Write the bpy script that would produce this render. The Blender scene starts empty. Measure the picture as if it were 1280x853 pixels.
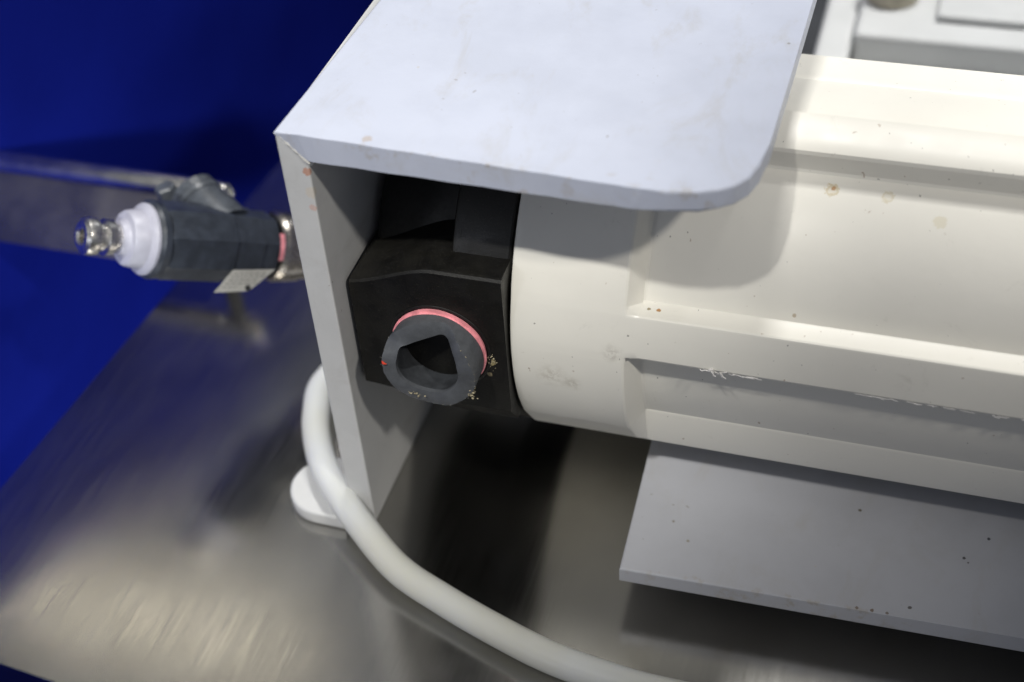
import bpy, bmesh, math, random
from mathutils import Vector, Matrix
random.seed(7)
PI = math.pi
S = 0.001                                   # everything is written in millimetres
scene = bpy.context.scene
C = scene.collection

# ------------------------------------------------------------------ camera
cam = bpy.data.cameras.new('camera'); camo = bpy.data.objects.new('camera', cam); C.objects.link(camo)
r = ((0.9555483210979797, 0.28866770326306923, -0.0599863579457236),
     (0.1508819255635871, -0.6535722405919651, -0.7416724147920196),
     (-0.25330229091935197, 0.6996529735647709, -0.6680745961302255))
mw = Matrix(((r[0][0], -r[1][0], -r[2][0], 0.17971905), (r[0][1], -r[1][1], -r[2][1], -0.32546858),
             (r[0][2], -r[1][2], -r[2][2], 0.41877353), (0, 0, 0, 1)))
camo.matrix_world = mw
cam.lens = 50.0; cam.sensor_width = 36; cam.clip_start = 0.01; cam.clip_end = 50
cam.dof.use_dof = True; cam.dof.focus_distance = 0.478; cam.dof.aperture_fstop = 6.3
scene.camera = camo

# ------------------------------------------------------------------ world, lamps, exposure
w = bpy.data.worlds.new('World'); scene.world = w; w.use_nodes = True
w.node_tree.nodes['Background'].inputs[0].default_value = (0.80, 0.86, 1.0, 1)
w.node_tree.nodes['Background'].inputs[1].default_value = 0.17
vs = scene.view_settings
vs.view_transform = 'Standard'; vs.look = 'None'; vs.gamma = 1; vs.exposure = 0; vs.use_curve_mapping = False

def aim(o, pos, target):
    o.location = Vector(pos)*S
    o.rotation_euler = (Vector(target)-Vector(pos)).to_track_quat('-Z', 'Y').to_euler()
def area(name, pos, target, sx, sy, power, col, spread=180):
    l = bpy.data.lights.new(name, 'AREA'); l.shape = 'RECTANGLE'; l.size = sx*S; l.size_y = sy*S
    l.energy = power; l.color = col; l.spread = math.radians(spread)
    o = bpy.data.objects.new(name, l); C.objects.link(o); aim(o, pos, target); return o
def spot(name, pos, target, rad, power, col, deg, blend):
    l = bpy.data.lights.new(name, 'SPOT'); l.shadow_soft_size = rad*S; l.energy = power; l.color = col
    l.spot_size = math.radians(deg); l.spot_blend = blend
    o = bpy.data.objects.new(name, l); C.objects.link(o); aim(o, pos, target); return o

CEN = Vector((-30, 92, 68))
LA = Vector((-0.03, -0.51, 0.83)).normalized(); LB = Vector((0.67, -0.42, 0.67)).normalized()
def panel(name, pos, sx, sy, power, col):          # lamp facing straight down
    o = area(name, pos, (pos[0], pos[1], 0), sx, sy, power, col); o.rotation_euler = (0, 0, 0)
spot('key_lamp', tuple(CEN+LA*1500), tuple(CEN), 26, 61, (1.0, 0.98, 0.92), 17.0, 0.85)
TB = Vector((-200, 160, -10))
spot('side_lamp', tuple(TB+LB*1500), tuple(TB), 30, 18, (1.0, 0.95, 0.86), 32, 0.6)
area('ceiling_lamp_back', tuple(CEN+Vector((0.0, 0.33, 0.944))*2200), (60, 60, 80), 300, 240, 22, (1.0, 0.985, 0.95))
panel('reflection_fill_left', (-1050, 1270, 1700), 1100, 620, 0.16, (1.0, 0.97, 0.90))  # added fill, no known fixture: gives the table top a pale reflection
panel('tube_lamp', (-1056, 990, 1698), 640, 45, 0.50, (1.0, 0.90, 0.70))
TD = Vector((-290, 230, -170)); spot('curtain_fill', tuple(TD+Vector((0.25, -0.8, 0.55))*1500), tuple(TD), 60, 150, (0.9, 0.95, 1.0), 16, 1.0)  # added fill that brightens the tarpaulin, not a known lamp
spot('curtain_fill_back', (500, 1700, 1300), (-270, 400, 60), 90, 26, (0.95, 0.97, 1.0), 22, 0.9)  # second added fill, lifts the dark far part of the tarpaulin
spot('front_fill', (-700, -1150, 520), (40, 0, 150), 120, 5.5, (0.86, 0.90, 1.0), 15, 0.8)  # added low fill that lightens the shadow under the top plate
spot('case_fill', (640, 640, 1420), (255, 270, 80), 40, 68, (1.0, 0.99, 0.96), 22, 0.7)  # added fill to brighten the case and the upper ribs, no known source

# ------------------------------------------------------------------ materials
class NB:
    def __init__(s, name):
        s.m = bpy.data.materials.new(name); s.m.use_nodes = True; s.t = s.m.node_tree; s.n = s.t.nodes; s.l = s.t.links
        s.b = s.n['Principled BSDF']
        g = s.n.new('ShaderNodeNewGeometry'); v = s.n.new('ShaderNodeVectorMath'); v.operation = 'SCALE'
        v.inputs['Scale'].default_value = 1000; s.l.new(g.outputs['Position'], v.inputs[0]); s.pos = v.outputs[0]
    def noise(s, scale, detail=4, rough=0.55, vec=None, stretch=None, dist=0):
        n = s.n.new('ShaderNodeTexNoise'); n.inputs['Scale'].default_value = scale; n.inputs['Detail'].default_value = detail
        n.inputs['Roughness'].default_value = rough; n.inputs['Distortion'].default_value = dist
        src = vec or s.pos
        if stretch:
            mp = s.n.new('ShaderNodeMapping'); mp.inputs['Scale'].default_value = stretch[:3]
            if len(stretch) > 3: mp.inputs['Rotation'].default_value = (0, 0, stretch[3])
            s.l.new(src, mp.inputs[0]); src = mp.outputs[0]
        s.l.new(src, n.inputs['Vector']); return n.outputs['Fac']
    def ramp(s, fac, a, b, lo=0.0, hi=1.0):
        n = s.n.new('ShaderNodeMapRange'); n.interpolation_type = 'SMOOTHSTEP'
        for k, v in zip(('From Min', 'From Max', 'To Min', 'To Max'), (a, b, lo, hi)): n.inputs[k].default_value = v
        s.l.new(fac, n.inputs['Value']); return n.outputs[0]
    def math(s, op, a, b=None):
        n = s.n.new('ShaderNodeMath'); n.operation = op
        for i, x in enumerate((a, b)):
            if x is None: continue
            if isinstance(x, (int, float)): n.inputs[i].default_value = x
            else: s.l.new(x, n.inputs[i])
        return n.outputs[0]
    def mix(s, fac, a, b):
        n = s.n.new('ShaderNodeMix'); n.data_type = 'RGBA'
        for i, x in ((0, fac), (6, a), (7, b)):
            if isinstance(x, (int, float)): n.inputs[i].default_value = x
            elif isinstance(x, tuple): n.inputs[i].default_value = (*x, 1) if len(x) == 3 else x
            else: s.l.new(x, n.inputs[i])
        return n.outputs[2]
    def dist(s, p):
        n = s.n.new('ShaderNodeVectorMath'); n.operation = 'DISTANCE'; n.inputs[1].default_value = p
        s.l.new(s.pos, n.inputs[0]); return n.outputs['Value']
    def axis(s, i):
        n = s.n.new('ShaderNodeSeparateXYZ'); s.l.new(s.pos, n.inputs[0]); return n.outputs[i]
    def spots(s, col, lst):
        """real stains: (centre, radius, ring?, colour, strength)"""
        wob = s.noise(0.9, 3); wob2 = s.noise(0.45, 7, 0.75)
        for p, rad, ring, c, st in lst:
            d = s.math('ADD', s.dist(p), s.math('MULTIPLY', s.math('SUBTRACT', wob, 0.5), rad*1.3))
            m = s.ramp(d, rad*0.8, rad*1.1, st, 0) if rad < 2.5 else s.math('MULTIPLY', s.ramp(d, rad*0.1, rad*1.3, st, 0), s.ramp(wob2, 0.40, 0.62))
            if ring: m = s.math('MULTIPLY', m, s.ramp(d, rad*0.35, rad*0.9, 0.3, 1))
            col = s.mix(m, col, c)
        return col
    def bump(s, h, strength, dist):
        n = s.n.new('ShaderNodeBump'); n.inputs['Strength'].default_value = strength; n.inputs['Distance'].default_value = dist*S
        s.l.new(h, n.inputs['Height']); s.l.new(n.outputs[0], s.b.inputs['Normal'])
    def out(s, col, rough, metal=0, spec=0.5):
        for k, x in (('Base Color', col), ('Roughness', rough), ('Metallic', metal), ('Specular IOR Level', spec)):
            if isinstance(x, (int, float)): s.b.inputs[k].default_value = x
            elif isinstance(x, tuple): s.b.inputs[k].default_value = (*x, 1)
            else: s.l.new(x, s.b.inputs[k])
        return s.m

def plain(name, col, rough, metal=0, spec=0.5, var=0.25, scale=0.12, bump=0.0, bscale=1.5):
    b = NB(name); n = b.noise(scale, 6)
    c = b.mix(b.ramp(n, 0.3, 0.7), tuple(x*(1-var) for x in col), tuple(min(1, x*(1+var*0.4)) for x in col))
    rr = b.ramp(b.noise(scale*3, 5), 0.3, 0.7, rough*0.85, min(1, rough*1.15))
    if bump: b.bump(b.noise(bscale, 5), bump, 0.2)
    return b.out(c, rr, metal, spec)

def white_sheet(name, base, edge_dirt=None, extra=()):
    b = NB(name)
    c = b.mix(b.ramp(b.noise(0.035, 6, 0.6), 0.35, 0.7), base, tuple(x*0.93 for x in base))
    # grey scuffs, small dark specks
    sc = b.ramp(b.noise(0.045, 8, 0.72, stretch=(1, 0.45, 1, 0.4), dist=0.6), 0.50, 0.72, 0, 0.45)
    c = b.mix(sc, c, (0.42, 0.41, 0.40))
    cl = b.ramp(b.noise(0.03, 3), 0.42, 0.6)
    sp = b.math('MULTIPLY', b.ramp(b.noise(0.42, 2, 0.4), 0.75, 0.775, 0, 0.6), cl)
    c = b.mix(sp, c, (0.16, 0.13, 0.09))
    sp2 = b.ramp(b.noise(0.22, 3, 0.5, stretch=(1, 1.3, 1.1, 0.8)), 0.76, 0.79, 0, 0.3)
    c = b.mix(sp2, c, (0.45, 0.38, 0.25))
    if edge_dirt:
        ax, v, wdt = edge_dirt
        near = b.ramp(b.math('ABSOLUTE', b.math('SUBTRACT', b.axis(ax), v)), 0, wdt, 1, 0)
        m = b.math('MULTIPLY', near, b.ramp(b.noise(0.16, 6, 0.65), 0.54, 0.66, 0, 0.5))
        c = b.mix(m, c, (0.36, 0.31, 0.24))
    c = b.spots(c, extra)
    b.bump(b.noise(0.35, 6, 0.6), 0.10, 0.6)
    return b.out(c, b.ramp(b.noise(0.06, 5), 0.3, 0.7, 0.36, 0.5), 0, 0.4)

M = {}
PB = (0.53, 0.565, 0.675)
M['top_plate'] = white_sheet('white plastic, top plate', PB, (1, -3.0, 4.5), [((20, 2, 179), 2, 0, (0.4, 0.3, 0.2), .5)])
M['side_plate'] = white_sheet('white plastic, side plate', (0.58, 0.585, 0.59), None,
    [((-1.2, 0, 166), 1.6, 0, (0.5, 0.2, 0.1), .7), ((-1.5, 0, 152), 1.3, 0, (0.6, 0.3, 0.22), .45), ((-1, 0, 158), 2.2, 0, (0.6, 0.52, 0.42), .5)])
M['base_plate'] = white_sheet('white plastic, base plate', (0.475, 0.485, 0.525), (1, -14.5, 3.0),
    [((178.9, 30.9, 22), .7, 0, (0.12, 0.10, 0.06), .9), ((223.8, 28.2, 22), .6, 0, (0.03, 0.03, 0.04), .9), ((216.1, 17.4, 22), .6, 0, (0.04, 0.03, 0.03), .85), ((217.6, 15.6, 22), .4, 0, (0.04, 0.03, 0.03), .8),
     ((200, -8.7, 22), .7, 0, (0.05, 0.04, 0.03), .8), ((188, -12.9, 22), .7, 0, (0.14, 0.09, 0.04), .8), ((183, -13.0, 22), .6, 0, (0.14, 0.09, 0.04), .7), ((193, -12.8, 22), .6, 0, (0.12, 0.08, 0.04), .7), ((121.8, 2, 22), .6, 0, (0.25, 0.22, 0.15), .7), ((114.9, 9.7, 22), .6, 0, (0.2, 0.17, 0.12), .7)])
def housing_mat():
    b = NB('cream moulded plastic')
    c = b.mix(b.ramp(b.noise(0.02, 5, 0.55), 0.3, 0.7), (0.83, 0.81, 0.74), (0.79, 0.77, 0.705))
    c = b.mix(b.ramp(b.noise(0.07, 8, 0.75, dist=0.8), 0.60, 0.76, 0, 0.30), c, (0.40, 0.38, 0.33))
    c = b.mix(b.math('MULTIPLY', b.ramp(b.noise(0.4, 2, 0.4), 0.75, 0.77, 0, 0.6), b.ramp(b.noise(0.03, 3), 0.45, 0.6)), c, (0.25, 0.14, 0.07))
    c = b.mix(b.ramp(b.noise(0.6, 2, 0.4, stretch=(1.2, 1, 1)), 0.765, 0.785, 0, 0.7), c, (0.12, 0.11, 0.10))
    ring = (0.50, 0.40, 0.18)
    def on_cyl(x, y, z): return (x, y, z)
    c = b.spots(c, STAINS)
    b.bump(b.noise(0.12, 5, 0.5), 0.12, 0.8)
    return b.out(c, b.ramp(b.noise(0.05, 5), 0.3, 0.7, 0.34, 0.46), 0, 0.45)
M['black'] = plain('black glass filled plastic', (0.005, 0.005, 0.005), 0.55, 0, 0.5, 0.35, 0.2, 0.35, 1.6)
def black_dusty():
    b = NB('dusty black plastic')
    c = b.mix(b.ramp(b.noise(0.08, 6, 0.6), 0.35, 0.7), (0.003, 0.0028, 0.0025), (0.008, 0.0075, 0.006))
    c = b.mix(b.ramp(b.noise(2.2, 3, 0.5), 0.60, 0.74, 0, 0.4), c, (0.07, 0.063, 0.048))
    c = b.spots(c, [((50.5, 9, 88), 1.6, 0, (0.45, 0.38, 0.2), .7), ((49.5, 9, 82), 1.0, 0, (0.3, 0.25, 0.15), .7)])
    b.bump(b.noise(1.2, 5), 0.3, 0.2)
    return b.out(c, b.ramp(b.noise(0.15, 5), 0.3, 0.7, 0.38, 0.52), 0, 0.4)
M['black_dusty'] = black_dusty()
M['pvc'] = plain('grey plastic pipe', (0.085, 0.091, 0.102), 0.5, 0, 0.35, 0.14, 0.35, 0.4, 1.8)
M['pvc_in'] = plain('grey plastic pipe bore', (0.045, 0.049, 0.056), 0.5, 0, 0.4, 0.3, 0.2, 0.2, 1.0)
M['primer'] = plain('pink pipe primer', (0.90, 0.33, 0.37), 0.4, 0, 0.5, 0.3, 0.3)
M['red'] = plain('red primer drip', (0.62, 0.05, 0.02), 0.4)
M['swarf'] = plain('tan sawdust and glue', (0.42, 0.37, 0.25), 0.8, 0, 0.2, 0.4, 0.6)
M['burr'] = plain('grey saw burr', (0.24, 0.24, 0.22), 0.7)
M['shaving'] = plain('white plastic shavings', (0.80, 0.78, 0.76), 0.45)
M['weld'] = plain('white weld bead', (0.66, 0.65, 0.62), 0.4, 0, 0.5, 0.15, 0.3, 0.3, 0.6)
M['white_nylon'] = plain('white nylon', (0.42, 0.42, 0.49), 0.4, 0, 0.5, 0.08, 0.2)
M['chrome'] = plain('chromed steel', (0.66, 0.64, 0.61), 0.3, 1, 0.5, 0.1, 0.2)
M['nickel'] = plain('scratched nickel', (0.50, 0.46, 0.41), 0.28, 1, 0.5, 0.3, 0.3, 0.4, 0.8)
M['valve_grey'] = plain('blue grey valve plastic', (0.035, 0.042, 0.056), 0.33, 0, 0.6, 0.3, 0.2, 0.15, 1.0)
M['cap_grey'] = plain('grey cap plastic', (0.075, 0.085, 0.10), 0.38, 0, 0.5, 0.3, 0.25, 0.2, 0.8)
M['paper'] = plain('printed paper tag', (0.34, 0.33, 0.30), 0.7, 0, 0.2, 0.1, 0.3)
M['ink'] = plain('faded ink', (0.2, 0.19, 0.18), 0.8, 0, 0.2)
M['putty'] = plain('beige plastic', (0.5, 0.46, 0.36), 0.5)
M['box_white'] = plain('pale grey moulded plastic', (0.60, 0.61, 0.61), 0.45, 0, 0.4, 0.06, 0.03)
M['floor'] = plain('dark floor', (0.010, 0.010, 0.014), 0.7, 0, 0.3, 0.3, 0.01)
def hose_mat():
    b = NB('milky translucent tubing')
    c = b.mix(b.ramp(b.noise(0.02, 2), 0.4, 0.7), (0.80, 0.82, 0.82), (0.75, 0.75, 0.69))
    b.b.inputs['Subsurface Weight'].default_value = 0.6
    b.b.inputs['Subsurface Radius'].default_value = (0.006, 0.006, 0.005)
    b.b.inputs['Transmission Weight'].default_value = 0.2
    return b.out(c, 0.3, 0, 0.5)
M['hose'] = hose_mat()
def blue_mat():
    b = NB('blue woven tarpaulin')
    c = b.mix(b.ramp(b.noise(0.008, 5), 0.35, 0.65), (0.0065, 0.015, 0.27), (0.0078, 0.018, 0.31))
    b.bump(b.noise(0.012, 3, 0.5), 0.15, 6)
    return b.out(c, 0.95, 0, 0.04)
M['blue'] = blue_mat()
def steel_mat():
    b = NB('scratched stainless sheet')
    fine = b.noise(1.0, 4, 0.6, stretch=(0.035, 1.2, 1))
    fine2 = b.noise(1.0, 4, 0.6, stretch=(1.1, 0.03, 1, 0.25))
    big = b.noise(0.016, 4, 0.5)
    scr = b.ramp(b.noise(1.0, 5, 0.6, stretch=(0.8, 0.010, 1, 0.5)), 0.64, 0.68)
    h = b.math('ADD', b.math('ADD', b.math('MULTIPLY', fine, 0.10), b.math('MULTIPLY', fine2, 0.14)), b.math('MULTIPLY', scr, 1.3))
    c = b.mix(b.ramp(big, 0.35, 0.65), (0.43, 0.42, 0.395), (0.50, 0.49, 0.465))
    st = b.math('ADD', b.math('MULTIPLY', b.noise(1.0, 5, 0.65, stretch=(0.7, 0.028, 1, 0.2)), 0.6), b.math('MULTIPLY', b.noise(1.0, 4, 0.6, stretch=(0.35, 0.03, 1, 0.75)), 0.4))
    rr = b.ramp(st, 0.36, 0.62, 0.165, 0.205)
    b.bump(h, 0.05, 0.05)
    b.b.inputs['Anisotropic'].default_value = 0.0
    return b.out(c, rr, 1, 0.5)
M['steel'] = steel_mat()
M['nickel_rail'] = plain('polished steel rail', (0.70, 0.68, 0.64), 0.2, 1, 0.5, 0.1, 0.03)
M['bar_steel'] = plain('polished steel bar', (0.30, 0.28, 0.25), 0.3, 1, 0.5, 0.08, 0.01)

# ------------------------------------------------------------------ mesh helpers
def tag(o, label=None, cat=None, group=None, kind=None):
    for k, v in (('label', label), ('category', cat), ('group', group), ('kind', kind)):
        if v: o[k] = v
    return o
def thing(name, loc, label, cat):
    o = bpy.data.objects.new(name, None); C.objects.link(o); o.location = Vector(loc)*S; o.empty_display_size = 0.02
    return tag(o, label, cat)
def root_loc(p):
    v = Vector((0, 0, 0))
    while p: v += p.location; p = p.parent
    return v
def obj(name, bm, mat, parent=None, sharp=32, loc=None, flat=0):
    """bm is in world millimetres; faces over flat mm2 stay truly flat"""
    big = [f.calc_area() > flat for f in bm.faces] if flat else [False]*len(bm.faces)
    off = root_loc(parent) if parent else (Vector(loc)*S if loc else Vector((0, 0, 0)))
    for v in bm.verts: v.co = v.co*S - off
    bmesh.ops.recalc_face_normals(bm, faces=bm.faces)
    lim = math.radians(sharp)
    for f, g_ in zip(bm.faces, big): f.smooth = not g_
    for e in bm.edges:
        if len(e.link_faces) == 2 and e.calc_face_angle(0) > lim: e.smooth = False
    me = bpy.data.meshes.new(name); bm.to_mesh(me); bm.free(); me.materials.append(mat)
    o = bpy.data.objects.new(name, me); C.objects.link(o)
    if parent: o.parent = parent
    else: o.location = off
    return o
def prism(bm, poly, z0, z1, bev=0.0, seg=2):
    """polygon in XY extruded in z"""
    n = len(poly)
    a = [bm.verts.new((x, y, z0)) for x, y in poly]; b = [bm.verts.new((x, y, z1)) for x, y in poly]
    fs = [bm.faces.new(a[::-1]), bm.faces.new(b)]
    for i in range(n): fs.append(bm.faces.new((a[i], a[(i+1) % n], b[(i+1) % n], b[i])))
    if bev:
        es = set()
        for f in fs[:2]: es.update(f.edges)
        bmesh.ops.bevel(bm, geom=list(es), offset=bev, segments=seg, profile=0.5, affect='EDGES')
    return bm
def box(bm, x0, x1, y0, y1, z0, z1, bev=0.0, seg=2):
    vs_ = [bm.verts.new((x, y, z)) for z in (z0, z1) for x, y in ((x0, y0), (x1, y0), (x1, y1), (x0, y1))]
    fs = [(0, 3, 2, 1), (4, 5, 6, 7), (0, 1, 5, 4), (1, 2, 6, 5), (2, 3, 7, 6), (3, 0, 4, 7)]
    faces = [bm.faces.new([vs_[i] for i in f]) for f in fs]
    if bev:
        es = set()
        for f in faces: es.update(f.edges)
        bmesh.ops.bevel(bm, geom=list(es), offset=bev, segments=seg, profile=0.5, affect='EDGES')
    return bm
def loft(bm, rings, cap=True, close=True):
    R_ = [[bm.verts.new(p) for p in ring] for ring in rings]
    n = len(R_[0])
    for a, b in zip(R_, R_[1:]):
        for i in range(n if close else n-1):
            j = (i+1) % n; bm.faces.new((a[i], a[j], b[j], b[i]))
    if cap: bm.faces.new(R_[0][::-1]); bm.faces.new(R_[-1])
    return bm
def frame(d):
    d = Vector(d).normalized(); up = Vector((0, 0, 1)) if abs(d.z) < 0.95 else Vector((1, 0, 0))
    u = d.cross(up).normalized(); return d, u, u.cross(d).normalized()
def lathe(bm, p0, d, prof, n=48, cap=True, rot=0.0, squash=None):
    """prof = [(distance along axis, radius)...]"""
    d, u, v = frame(d); p0 = Vector(p0)
    rings = [[p0+d*t+(u*math.cos(rot+2*PI*i/n)+v*math.sin(rot+2*PI*i/n))*rr for i in range(n)] for t, rr in prof]
    return loft(bm, rings, cap)
def catmull(pts, k=10):
    P = [Vector(p) for p in pts]; P = [P[0]*2-P[1]]+P+[P[-1]*2-P[-2]]; out = []
    for i in range(1, len(P)-2):
        a, b, c, d = P[i-1:i+3]
        for j in range(k):
            t = j/k
            out.append(0.5*((2*b)+(c-a)*t+(2*a-5*b+4*c-d)*t*t+(3*b-a-3*c+d)*t**3))
    out.append(P[-2]); return out
def tube(bm, pts, rad, n=20, cap=True):
    rings = []
    for i, p in enumerate(pts):
        d = (pts[min(i+1, len(pts)-1)]-pts[max(i-1, 0)]).normalized()
        d, u, v = frame(d)
        rr = rad[i] if isinstance(rad, (list, tuple)) else rad
        rings.append([p+(u*math.cos(2*PI*k/n)+v*math.sin(2*PI*k/n))*rr for k in range(n)])
    return loft(bm, rings, cap)
def new(): return bmesh.new()

# ------------------------------------------------------------------ setting: floor, drape, table
bm = new(); box(bm, -3000, 3000, -2500, 3500, -760, -750)
tag(obj('floor', bm, M['floor']), kind='structure')

HEM = [(-2000, 90), (-100, 100), (59, 184), (115, 220), (200, 284), (260, 312), (360, 335), (600, 345), (3000, 345)]
def hem(y):                                  # the slack upper hem of the tarpaulin
    for (a, za), (b, zb) in zip(HEM, HEM[1:]):
        if a <= y <= b:
            t = (y-a)/(b-a); return za+(zb-za)*t
bm = new(); ny, nz = 150, 60
grid = []
for j in range(nz+1):
    row = []
    for i in range(ny+1):
        y = -900+2600*i/ny
        top = hem(y)+3*math.sin(y*0.03)
        z = -740+(740+top)*j/nz
        x = -255 + 7*math.sin(z*0.012+y*0.0026) + 7*math.sin(y*0.006+z*0.003) + 2*math.sin(y*0.019-z*0.009+1) + (z*0.05 if z < 0 else -z*0.02)
        row.append(bm.verts.new((x, y, z)))
    grid.append(row)
for j in range(nz):
    for i in range(ny): bm.faces.new((grid[j][i], grid[j][i+1], grid[j+1][i+1], grid[j+1][i]))
g = bmesh.ops.extrude_face_region(bm, geom=list(bm.faces))
for v in g['geom']:
    if isinstance(v, bmesh.types.BMVert): v.co.x -= 2
o = obj('blue_curtain', bm, M['blue'], sharp=80, loc=(-255, 400, -740))
tag(o, 'deep blue tarpaulin curtain hanging beyond the left edge of the steel table', 'curtain')

T = thing('steel_table', (100, 100, -40), 'scratched stainless steel table reflecting blue, under the white bracket and hose', 'table')
bm = new()
prism(bm, [(-163, -91), (260, -128), (620, -160), (620, 700), (-94, 700), (-139, 203)], -2.5, 0, 0.8, 3)
obj('table_top', bm, M['steel'], T, flat=25)
bm = new()
prism(bm, [(-160, -87), (617, -155), (617, 697), (-92, 697)], -36, -2.6, 0.5, 1)
obj('table_rim', bm, M['steel'], T, flat=25)

# ------------------------------------------------------------------ white bracket
B = thing('mounting_bracket', (60, 84, 0), 'white welded plastic bracket, flat shelf on an upright side plate, over the black fitting', 'bracket')
def corner(cx, cy, rad, a0, a1, n=10):
    return [(cx+rad*math.cos(math.radians(a0+(a1-a0)*i/n)), cy+rad*math.sin(math.radians(a0+(a1-a0)*i/n))) for i in range(n+1)]
poly = [(-10.2, 0.0)] + [(x, -5.9*(x+10)/118-0.15*math.sin(x*0.3)*(1 if 0 < x < 100 else 0)) for x in range(-2, 104, 5)]
poly += [(106, -5.6), (113, -5.5), (122.1, -3.6), (127.4, -1.5), (131.9, 1.8), (135.0, 6.4), (136.9, 13), (137.9, 24), (138.2, 60), (138.7, 170), (-3.4, 170)]
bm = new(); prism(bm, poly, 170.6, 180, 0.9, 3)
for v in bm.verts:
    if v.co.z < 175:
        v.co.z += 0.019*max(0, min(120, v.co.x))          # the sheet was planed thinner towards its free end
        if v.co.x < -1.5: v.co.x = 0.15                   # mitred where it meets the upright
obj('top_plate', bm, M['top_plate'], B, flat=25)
bm = new(); box(bm, -10, -0.3, 0.1, 168, 0, 170, 0.6, 2)
for v in bm.verts:
    if v.co.z > 160: v.co.z += max(0, -0.6-v.co.x)*0.93+0.2   # the matching mitre
obj('side_plate', bm, M['side_plate'], B, flat=25)
# mitred weld at the front corner, seam inside
bm = new(); pts = catmull([(-8.6, 0.25, 178.4), (-6, 0.05, 176), (-3.2, 0.1, 173), (0.2, 0.0, 169.4)], 6)
tube(bm, pts, [0.35+0.25*(i/len(pts))+0.10*math.sin(i*1.3) for i in range(len(pts))], 8)
obj('weld_bead', bm, M['weld'], B)
bm = new(); pts = [Vector((-0.1+0.2*math.sin(i*0.9), 0.8+i*5.5, 169.6)) for i in range(30)]
tube(bm, pts, [1.5+0.3*math.sin(i*1.7) for i in range(30)], 8)
obj('weld_bead', bm, M['weld'], B)
bm = new()
prism(bm, corner(-23, 9, 15.2, 95, 265, 14)+[(-10.4, -6.4), (-10.4, 24.3)], 0, 6.5, 1.2, 3)
obj('foot', bm, M['side_plate'], B, sharp=40, flat=25)
bm = new(); prism(bm, [(100.9, -16.2), (238, -12.3), (420, -7), (420, 150), (95.5, 150), (98.4, 46)], 15, 22, 0.7, 2)
P = thing('base_plate', (250, 70, 0), 'flat white plastic plate raised just above the steel table under the cream housing', 'plate')
obj('plate_sheet', bm, M['base_plate'], P, flat=25)
for x0 in (130, 330):
    bm = new(); box(bm, x0, x0+60, 70, 110, 0.1, 14.9, 1); obj('support_block', bm, M['base_plate'], P)

# ------------------------------------------------------------------ cream housing
cy, cz, RO = 84.06, 90.27, 73.2
def polar(R_, ph): return (cy-R_*math.sin(math.radians(ph)), cz+R_*math.cos(math.radians(ph)))
half = [(73.2, -42.5, 0), (73.2, -38.5, 0), (73.1, -37.2, 0), (72.6, -36.5, 0), (65.9, -22.3, 1), (65.3, -21.6, 0),
        (66.0, 9.2, 1), (66.6, 9.5, 0), (72.5, 10.6, 0), (73.0, 11.0, 0), (73.2, 12.0, 0), (73.2, 15, 0), (73.2, 19, 0), (73.1, 21.6, 0), (72.7, 23.0, 0), (71.8, 23.7, 0),
        (65.9, 25.2, 0), (65.2, 25.9, 0)]
for a in range(29, 68, 3): half.append((65.2, a, 0))
half += [(65.2, 69.0, 0), (65.8, 69.5, 0), (72.6, 71.4, 0), (73.1, 71.8, 0), (73.2, 72.4, 0), (73.2, 77, 0), (73.2, 82, 0), (73.15, 83.6, 0), (72.7, 84.2, 0), (66.4, 86, 0), (65.9, 86.6, 0)]
half += [(65.3, 116.6, 1), (65.9, 117.3, 0), (72.6, 131.5, 0), (73.1, 132.2, 0), (73.2, 133.5, 0)]
def expand(h):
    out = []
    for i, (R_, ph, ch) in enumerate(h):
        if ch:                               # chord from the previous point
            R0, p0, _ = h[i-1]
            ax, ay = R0*math.sin(math.radians(p0)), R0*math.cos(math.radians(p0))
            bx, by = R_*math.sin(math.radians(ph)), R_*math.cos(math.radians(ph))
            n = 8
            for k in range(1, n):
                x, y = ax+(bx-ax)*k/n, ay+(by-ay)*k/n
                rr, pp = math.hypot(x, y), math.degrees(math.atan2(x, y))
                bul = 1.6*math.sin(PI*k/n) if abs(ph-p0) > 20 else 0
                out.append((rr+bul, pp))
        out.append((R_, ph))
    return out
prof = expand(half)
while prof[-1][1] < 135.5: prof.append((73.2, prof[-1][1]+1))
prof += [(r_, p+180) for r_, p in prof]
def cring(x, f):                             # f = 0 round, 1 ribbed
    return [(x, *polar(RO+(r_-RO)*f, p)) for r_, p in prof]
STAINS = []
def cylp(x, ph, R_=65.2):
    y, z = polar(R_, ph); return (x, y, z)
STAINS = [((155.2, 51.1, 146.5), 2.2, 1, (0.52, 0.40, 0.17), .6), ((155.6, 51.6, 147), .8, 0, (0.42, 0.2, 0.05), .8), ((172.6, 51.0, 146.5), 2.0, 1, (0.55, 0.46, 0.26), .5),
          ((189.3, 45.9, 143.2), 2.2, 0, (0.64, 0.57, 0.38), .4),
          ((71.3, 11.1, 84.1), 6, 0, (0.45, 0.41, 0.33), .55), ((78.3, 11.4, 81.6), 3.6, 0, (0.40, 0.36, 0.28), .6), ((92.6, 11.3, 98.4), 4.0, 0, (0.38, 0.35, 0.30), .6), ((106.5, 19.5, 113.2), .8, 0, (0.42, 0.19, 0.04), .9), ((103.2, 19.5, 113.2), .7, 0, (0.3, 0.25, 0.15), .9),
          ((149.6, 24.0, 115.6), .7, 0, (0.4, 0.3, 0.18), .7), ((141, 72.4, 162.5), 2.5, 0, (0.55, 0.45, 0.28), .9)]
M['housing'] = housing_mat()
H = thing('filter_housing', (150, 84, 0), 'cream ribbed cylindrical housing with black end fitting holding a cut grey pipe', 'filter housing')
bm = new()
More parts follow.
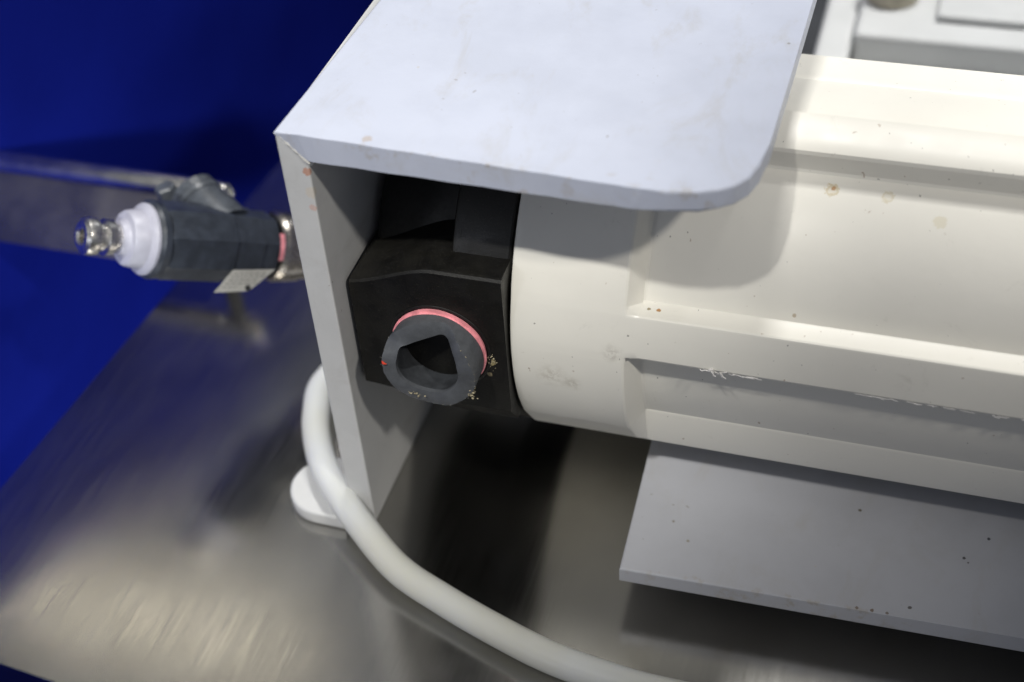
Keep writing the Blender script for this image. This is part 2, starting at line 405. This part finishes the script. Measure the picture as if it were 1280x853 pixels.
rings = [[(56.9, *polar(71.2, p)) for r_, p in prof], [(57.05, *polar(72.4, p)) for r_, p in prof], [(57.4, *polar(72.95, p)) for r_, p in prof]]
rings += [cring(58.2, 0), cring(60, 0), cring(80, 0), cring(95.8, 0), cring(96.5, 0.05), cring(97.0, 0.14), cring(100.6, 0.95), cring(101.4, 1), cring(140, 1), cring(220, 1), cring(345, 1)]
loft(bm, rings)
obj('barrel', bm, M['housing'], H, sharp=24)

# black end fitting
E_ = obj('end_fitting', loft(new(), [[(x, cy-rr*math.sin(2*PI*i/96), cz+rr*math.cos(2*PI*i/96)) for i in range(96)]
      for x, rr in ((35.4, 30), (35.4, 71.4), (35.9, 72.2), (36.8, 72.5), (55.4, 72.5), (56.0, 72.0), (56.2, 71), (56.2, 30))]), M['black_dusty'], H)
bm = new()
lathe(bm, (2.6, cy, cz), (1, 0, 0), [(0, 20), (0, 55.5), (1.2, 57.6), (3.4, 58.4), (34, 58.4)], 72)
obj('hub', bm, M['black'], H)
bm = new()
def sect(x):
    t = max(0, min(1, (x-1.5)/29)); t = t*t*(3-2*t)*0.5+t*0.5
    zt = 115.6+9.4*t; zb = 68.6-3.4*t
    d = 2.0+7.4*t
    return [(x, 9.0, zb), (x, 9.0, zt-2.2), (x, 9.2, zt-1.2), (x, 9.9, zt-0.35), (x, 11.2, zt), (x, 60, zt+0.3), (x, 60, zb-d-2), (x, 12.5+3*t, zb-d)]
loft(bm, [sect(x) for x in [1.5, 2.2]+list(range(5, 56, 3))+[56.3]])
obj('port_block', bm, M['black_dusty'], H, sharp=26)
# socket with its dark gap and pink ring
pc = Vector((32.3, 0, 91.3))
bm = new(); lathe(bm, (pc.x, 9.6, pc.z), (0, -1, 0), [(0, 17.2), (0.4, 18.6), (0.9, 18.4), (1.0, 17.6), (0.3, 17.1), (0.05, 15)], 64, cap=False)
ring = obj('socket_rim', bm, M['black'], H)
bm = new()
n = 72; rings = []
for k in range(n):                          # primer smear: thick over the top and the right
    a = 2*PI*k/n
    w_ = 0.15+0.75*max(0, math.sin(a-0.15))**0.7+0.12*math.sin(5*a)*max(0, math.sin(a))+0.25*max(0, math.cos(a-0.5))
    rings.append((a, max(0.15, w_)))
R1 = [[Vector((pc.x+math.cos(a)*16.55, 6.7, pc.z+math.sin(a)*16.55)), Vector((pc.x+math.cos(a)*16.7, 7.5, pc.z+math.sin(a)*16.7)),
       Vector((pc.x+math.cos(a)*(16.75+w_*.8), 7.7, pc.z+math.sin(a)*(16.75+w_*.8))), Vector((pc.x+math.cos(a)*(16.75+w_*.7), 8.5, pc.z+math.sin(a)*(16.75+w_*.7)))]
      for a, w_ in rings if True]
V = [[bm.verts.new(p) for p in row] for row in R1]
for k in range(n):
    if not (-0.55 < ((rings[k][0]+PI) % (2*PI)-PI) < 3.0): continue
    a, b = V[k], V[(k+1) % n]
    for i in range(3): bm.faces.new((a[i], a[i+1], b[i+1], b[i]))
bmesh.ops.delete(bm, geom=[v for v in bm.verts if not v.link_faces], context='VERTS')
obj('primer_ring', bm, M['primer'], H)
# cut pipe: rim measured round the ragged saw cut
rim = [(16.9, 1.6, 98.9), (16.0, -2.4, 95.6), (15.7, -3.8, 92.2), (16.3, -4.1, 86.6), (19.0, -4.0, 81.2), (23.4, -3.1, 77.2), (28.4, -2.3, 75.1), (33.3, -1.9, 74.6),
       (37.5, -2.8, 75.4), (41.6, -2.0, 77.3), (45.0, -1.6, 80.4), (47.8, -2.2, 85.2), (48.9, -3.4, 90.6), (48.4, -4.2, 95.2), (46.6, -3.5, 99.9), (44.7, -2.6, 102.4),
       (41.9, 0.3, 105), (38.6, 3.8, 106.8), (35.0, 3.9, 107.8), (30.5, 2.1, 107.9), (24.3, 0.9, 106), (19.7, 1.0, 102.6)]
inn = [(21.4, -1.6, 98.4), (20.3, -3.0, 94.4), (19.7, -3.2, 91.0), (20.3, -3.3, 87.2), (22.0, -3.2, 84.0), (25.0, -2.7, 81.4), (28.8, -2.2, 79.9), (32.8, -1.9, 79.4),
       (36.4, -2.3, 80.4), (39.0, -2.0, 82.2), (41.2, -1.7, 85.0), (42.6, -2.1, 88.4), (43.1, -2.8, 91.6), (43.0, -3.0, 94.4), (42.4, -2.2, 97.0), (41.2, -1.0, 99.2),
       (39.9, 0.8, 101.1), (38.2, 2.8, 102.6), (36.0, 3.0, 103.6), (32.2, 1.8, 102.6), (27.4, 0.6, 100.8), (24.0, -0.4, 99.4)]
def dense(l, k=4):
    P = [Vector(p) for p in l]; n = len(P); out = []
    for i in range(n):
        a, b, c, d = P[i-1], P[i], P[(i+1) % n], P[(i+2) % n]
        for j in range(k):
            t = j/k; out.append(0.5*((2*b)+(c-a)*t+(2*a-5*b+4*c-d)*t*t+(3*b-a-3*c+d)*t**3))
    return out
ro, ri = dense(rim), [Vector((32.0, p.y, 91.2))+Vector((p.x-32.0, 0, p.z-91.2))*0.95 for p in dense(inn)]
def circ(p, rad, y):
    d = Vector((p.x-pc.x, 0, p.z-pc.z)).normalized(); return Vector((pc.x+d.x*rad, y, pc.z+d.z*rad))
jit = [Vector((random.uniform(-.12, .12), random.uniform(-.22, .22), random.uniform(-.12, .12))) for _ in ro]
bm = new()
loft(bm, [[circ(p, 16.4, 30) for p in ro], [circ(p, 16.5, 9) for p in ro], [p.lerp(circ(p, 16.5, 7), 0.25) for p in ro],
          [p+j for p, j in zip(ro, jit)], [p.lerp(q, 0.14)+Vector((0, -0.25, 0)) for p, q in zip(ro, ri)],
          [p.lerp(q, 0.88)+Vector((0, -0.15, 0)) for p, q in zip(ro, ri)], ri,
          [p+Vector((0, 1.5, 0)) for p in ri]], cap=False)
PP = obj('cut_pipe', bm, M['pvc'], H, sharp=45)
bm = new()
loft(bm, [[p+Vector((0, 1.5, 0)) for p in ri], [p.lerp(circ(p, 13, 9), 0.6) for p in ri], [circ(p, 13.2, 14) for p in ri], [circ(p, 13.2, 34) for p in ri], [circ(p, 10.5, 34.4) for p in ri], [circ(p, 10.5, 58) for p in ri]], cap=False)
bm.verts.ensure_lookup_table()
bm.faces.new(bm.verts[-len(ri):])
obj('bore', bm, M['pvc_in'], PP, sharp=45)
def crumbs(name, centre, spread, count, size, mat, parent):
    bm = new()
    for _ in range(count):
        p = Vector(centre)+Vector((random.gauss(0, spread[0]), random.gauss(0, spread[1]), random.gauss(0, spread[2])))
        s = size*random.uniform(0.4, 1.3)
        q = bmesh.ops.create_icosphere(bm, subdivisions=1, radius=s)['verts']
        sc = Vector((random.uniform(.5, 1.8), random.uniform(.5, 1), random.uniform(.5, 1.5)))
        for v in q: v.co = Vector((v.co.x*sc.x, v.co.y*sc.y, v.co.z*sc.z))+p+Vector((random.uniform(-.3, .3),)*3)*s
    return obj(name, bm, mat, parent)
tag(crumbs('sawdust', (26.0, -3.2, 79.0), (1.4, .15, .5), 20, 0.24, M['swarf'], H), kind='stuff')
tag(crumbs('sawdust', (46.6, -1.8, 82.2), (.8, .5, 1.2), 28, 0.32, M['swarf'], H), kind='stuff')
tag(crumbs('sawdust', (50.8, 8.8, 88.6), (1.0, .1, 1.6), 22, 0.26, M['swarf'], H), kind='stuff')
for k, p in enumerate(ro):                   # frayed burr left by the saw along the outer edge
    if k % 3 == 0 and (k < 12 or 26 < k < 66):
        tag(crumbs('sawdust', tuple(p+Vector((0, -0.1, 0))), (.25, .12, .25), 3, 0.12, M['swarf'] if k > 40 else M['burr'], H), kind='stuff')
bm = new(); tube(bm, catmull([(15.5, -3.4, 92.6), (16.4, -4.3, 92.3), (17.6, -4.3, 92.2)], 4), [.05, .2, .35, .45, .5, .45, .3, .2, .1], 8)
obj('primer_drip', bm, M['red'], H)
# ragged shavings on the edge of the middle rib
ex = cylp(0, 84.0, 73.2)
for k, (x0, x1, amp, nn) in enumerate(((122, 129.5, .8, 4), (131, 140, .35, 3), (170, 205, .22, 7), (206, 240, .4, 6))):
    bm = new()
    for q in range(nn*2):
        xa = random.uniform(x0, x1); P_ = [Vector((xa, ex[1]-0.3, ex[2]+0.2))]
        for s in range(7): P_.append(P_[-1]+Vector((random.uniform(-.2, 1.1), random.uniform(-.5, .35)*amp, random.uniform(-.7, .6)*amp)))
        tube(bm, catmull(P_, 3), 0.14*(0.6+amp), 6)
    obj('shaving', bm, M['shaving'], H)

# ------------------------------------------------------------------ hose
hp = catmull([(14, 92, 8), (-14, 96, 7), (-38, 84, 7), (-46.5, 62, 7.5), (-42, 43, 9), (-34.1, 26.1, 11.0), (-23.9, 10.7, 13.0), (-12.1, -1.6, 13.0), (-2.5, -9.6, 11.5),
              (18.3, -24.6, 8.0), (39.6, -33.5, 6.7), (62.1, -41.5, 6.5), (83.3, -47.7, 6.5), (105.3, -51.2, 6.5), (125.1, -52.6, 6.5), (180, -52, 6.5)], 12)
bm = new(); tube(bm, hp, 5.7, 32)
o = obj('hose', bm, M['hose'], loc=(20, -30, 0))
tag(o, 'milky white translucent hose looping on the table around the foot of the bracket', 'hose')

# ------------------------------------------------------------------ valve on the left
cm = Matrix((r[0], r[1], r[2]))
def camdir(x, y, z): return (cm.transposed() @ Vector((x, y, z))).normalized()
def cpt(px, py, depth):
    d = Vector(((px-640)/1778.0, (py-426.5)/1778.0, 1))*depth
    return Vector((179.719, -325.469, 418.774))+cm.transposed() @ d
VS = 1.172
P0 = cpt(353, 308.5, 600); ax = (cpt(132, 296.5, 548)-P0).normalized()
VV = thing('drain_valve', tuple(P0), 'dark blue grey valve with white nut and paper tag, left of the bracket', 'valve')
def vl(name, prof, mat, parent=VV, n=48, sharp=32, rot=0.0, p=P0, d=ax):
    bm = new(); lathe(bm, p, d, [(a_*VS, b_*VS) for a_, b_ in prof], n, rot=rot); return obj(name, bm, mat, parent, sharp=sharp)
vl('pipe_stub', [(-46, 11.4), (-3, 11.4)], M['nickel'])
vl('metal_collar', [(-5.5, 11), (-5.3, 12.2), (3.6, 12.9), (4.6, 12.7), (5.2, 12.2), (6.6, 12.0)], M['nickel'])
bm = new(); lathe(bm, P0, ax, [(6.5*VS, 12.3*VS), (8.3*VS, 12.3*VS)], 96, cap=False); pk = P0+ax*7.4*VS+camdir(0.5, 0.1, -0.85)*12.3*VS
bmesh.ops.delete(bm, geom=[f for f in bm.faces if (f.calc_center_median()-pk).length > 6.5], context='FACES'); obj('primer_band', bm, M['primer'], VV)
vl('valve_body', [(7.4, 10), (7.4, 11.6), (8.0, 12.3), (14, 12.3), (14.3, 12.9), (25, 12.9), (25.3, 13.5), (48, 13.5), (50, 12.9), (51, 12.0)], M['valve_grey'], n=8, sharp=20, rot=0.25)
vl('body_rim', [(50, 11), (50.2, 13.3), (52.4, 13.5), (53.6, 12.8), (53.6, 11)], M['valve_grey'])
vl('white_nut', [(52, 10.8), (53.4, 12.1), (54.6, 12.2), (55.6, 11.3), (56.2, 10.2), (60.5, 9.4), (61.2, 8.9), (61.4, 6.6), (62.0, 6.0), (63.5, 5.6), (63.5, 2)], M['white_nylon'], n=40)
vl('spout', [(62, 4.4), (65.0, 4.6), (65.8, 6.0), (68.4, 6.2), (69.4, 4.9), (70.4, 4.8), (71.4, 6.2), (73.4, 6.6), (75.2, 6.1), (76.2, 4.8), (76.3, 3.4), (75.6, 2.4), (72, 2.2)], M['chrome'], n=24)
# side port with screwed cap, pointing up and away
pd = camdir(-0.60, -0.66, 0.30); pb = P0+ax*24*VS+camdir(0.1, -0.5, 0.0)*4*VS
vl('side_port', [(0, 10.5), (9, 9.8), (15, 8.8), (15.1, 9.2), (17.4, 9.2), (17.8, 8.6)], M['cap_grey'], n=40, p=pb, d=pd)
vl('port_cap', [(17.6, 8.0), (17.8, 9.0), (20.6, 8.8), (21.4, 7.8), (21.4, 3)], M['cap_grey'], n=18, p=pb, d=pd, sharp=15)
sb = pb+pd*17*VS+camdir(-1, 0.15, 0)*9.0*VS
vl('cap_screw', [(0, 4.0), (7.0, 3.8), (7.6, 3.2)], M['cap_grey'], n=6, p=sb, d=camdir(-0.2, -0.6, -0.5), sharp=20)
# paper tag hanging under the body
dq = (cm @ (P0+ax*20*VS-Vector((179.719, -325.469, 418.774)))).z - 15
q4 = [cpt(267, 366, dq+3), cpt(291, 338, dq), cpt(344, 337, dq), cpt(311, 364, dq+3)]
tn = (q4[1]-q4[0]).cross(q4[3]-q4[0]).normalized()
def quad_sheet(bm, qs, th):
    a = [bm.verts.new(p+tn*th) for p in qs]; b = [bm.verts.new(p-tn*th) for p in qs]
    bm.faces.new(a); bm.faces.new(b[::-1])
    for i in range(4): bm.faces.new((a[i], a[(i+1) % 4], b[(i+1) % 4], b[i]))
bm = new(); quad_sheet(bm, q4, 0.12); TG = obj('paper_tag', bm, M['paper'], VV)
bm = new()
def tp(u, v): return q4[0].lerp(q4[3], u).lerp(q4[1].lerp(q4[2], u), v)
for v in (0.22, 0.38, 0.54, 0.70, 0.84):
    u = 0.12
    while u < 0.86:
        du = random.uniform(0.05, 0.14)
        if not (u > 0.5 and v < 0.35): quad_sheet(bm, [tp(u, v-0.025), tp(u+du, v-0.025), tp(u+du, v+0.03), tp(u, v+0.03)], 0.16)
        u += du+0.04
tag(obj('print', bm, M['ink'], TG), kind='stuff')
bm = new(); c0 = tp(0.86, 0.16); lathe(bm, c0-tn*0.5, tn, [(0, 1.2), (1.0, 1.2)], 16); obj('eyelet', bm, M['black'], TG)

# ------------------------------------------------------------------ steel bar behind the valve
SB = thing('steel_bar', (-220, 125, 0), None, None)
bm = new()                                   # web leaning back, rolled rail along its upper edge
loft(bm, [[(x, y, z) for y, z in ((111, 14.5), (113.6, 12.6), (138.6, 42.0), (136.0, 44.0))] for x in (-330, -124)])
obj('bar_web', bm, M['bar_steel'], SB, flat=25)
bm = new(); lathe(bm, (-330, 136.5, 41.6), (1, 0, 0), [(0, 4), (0.5, 5.6), (206, 5.6), (210, 4.6), (212, 2.5)], 32); obj('rail', bm, M['nickel_rail'], SB)
bm = new(); box(bm, -126, -120, 124, 129, 0.1, 30, 0.5, 1); obj('post', bm, M['black'], SB)
tag(SB, 'polished steel bar with a rolled top edge, behind the blue grey valve', 'steel bar')

# ------------------------------------------------------------------ white case behind, top right
W = thing('white_case', (200, 290, 0), 'pale grey plastic case out of focus behind the cream housing', 'case')
bm = new(); box(bm, 140.8, 460, 300, 640, 0, 60, 3, 4); obj('case_body', bm, M['box_white'], W, flat=25)
bm = new(); box(bm, 124, 140.5, 280, 640, 0, 56, 3, 3); obj('side_wall', bm, M['box_white'], W, flat=25)
bm = new(); box(bm, 141.2, 470, 262, 299.7, 0, 46, 8, 5); obj('ledge', bm, M['box_white'], W, flat=25)
bm = new(); box(bm, 178, 420, 318, 372, 60.2, 64, 1.8, 3); obj('raised_panel', bm, M['box_white'], W, flat=25)
bm = new(); lathe(bm, (155, 339, 60.2), (0, 0, 1), [(0, 13), (9, 13), (12, 10), (12, 3)], 32); obj('knob', bm, M['putty'], W)

# ------------------------------------------------------------------ render
scene.render.engine = 'CYCLES'
scene.cycles.use_denoising = True
scene.cycles.max_bounces = 8
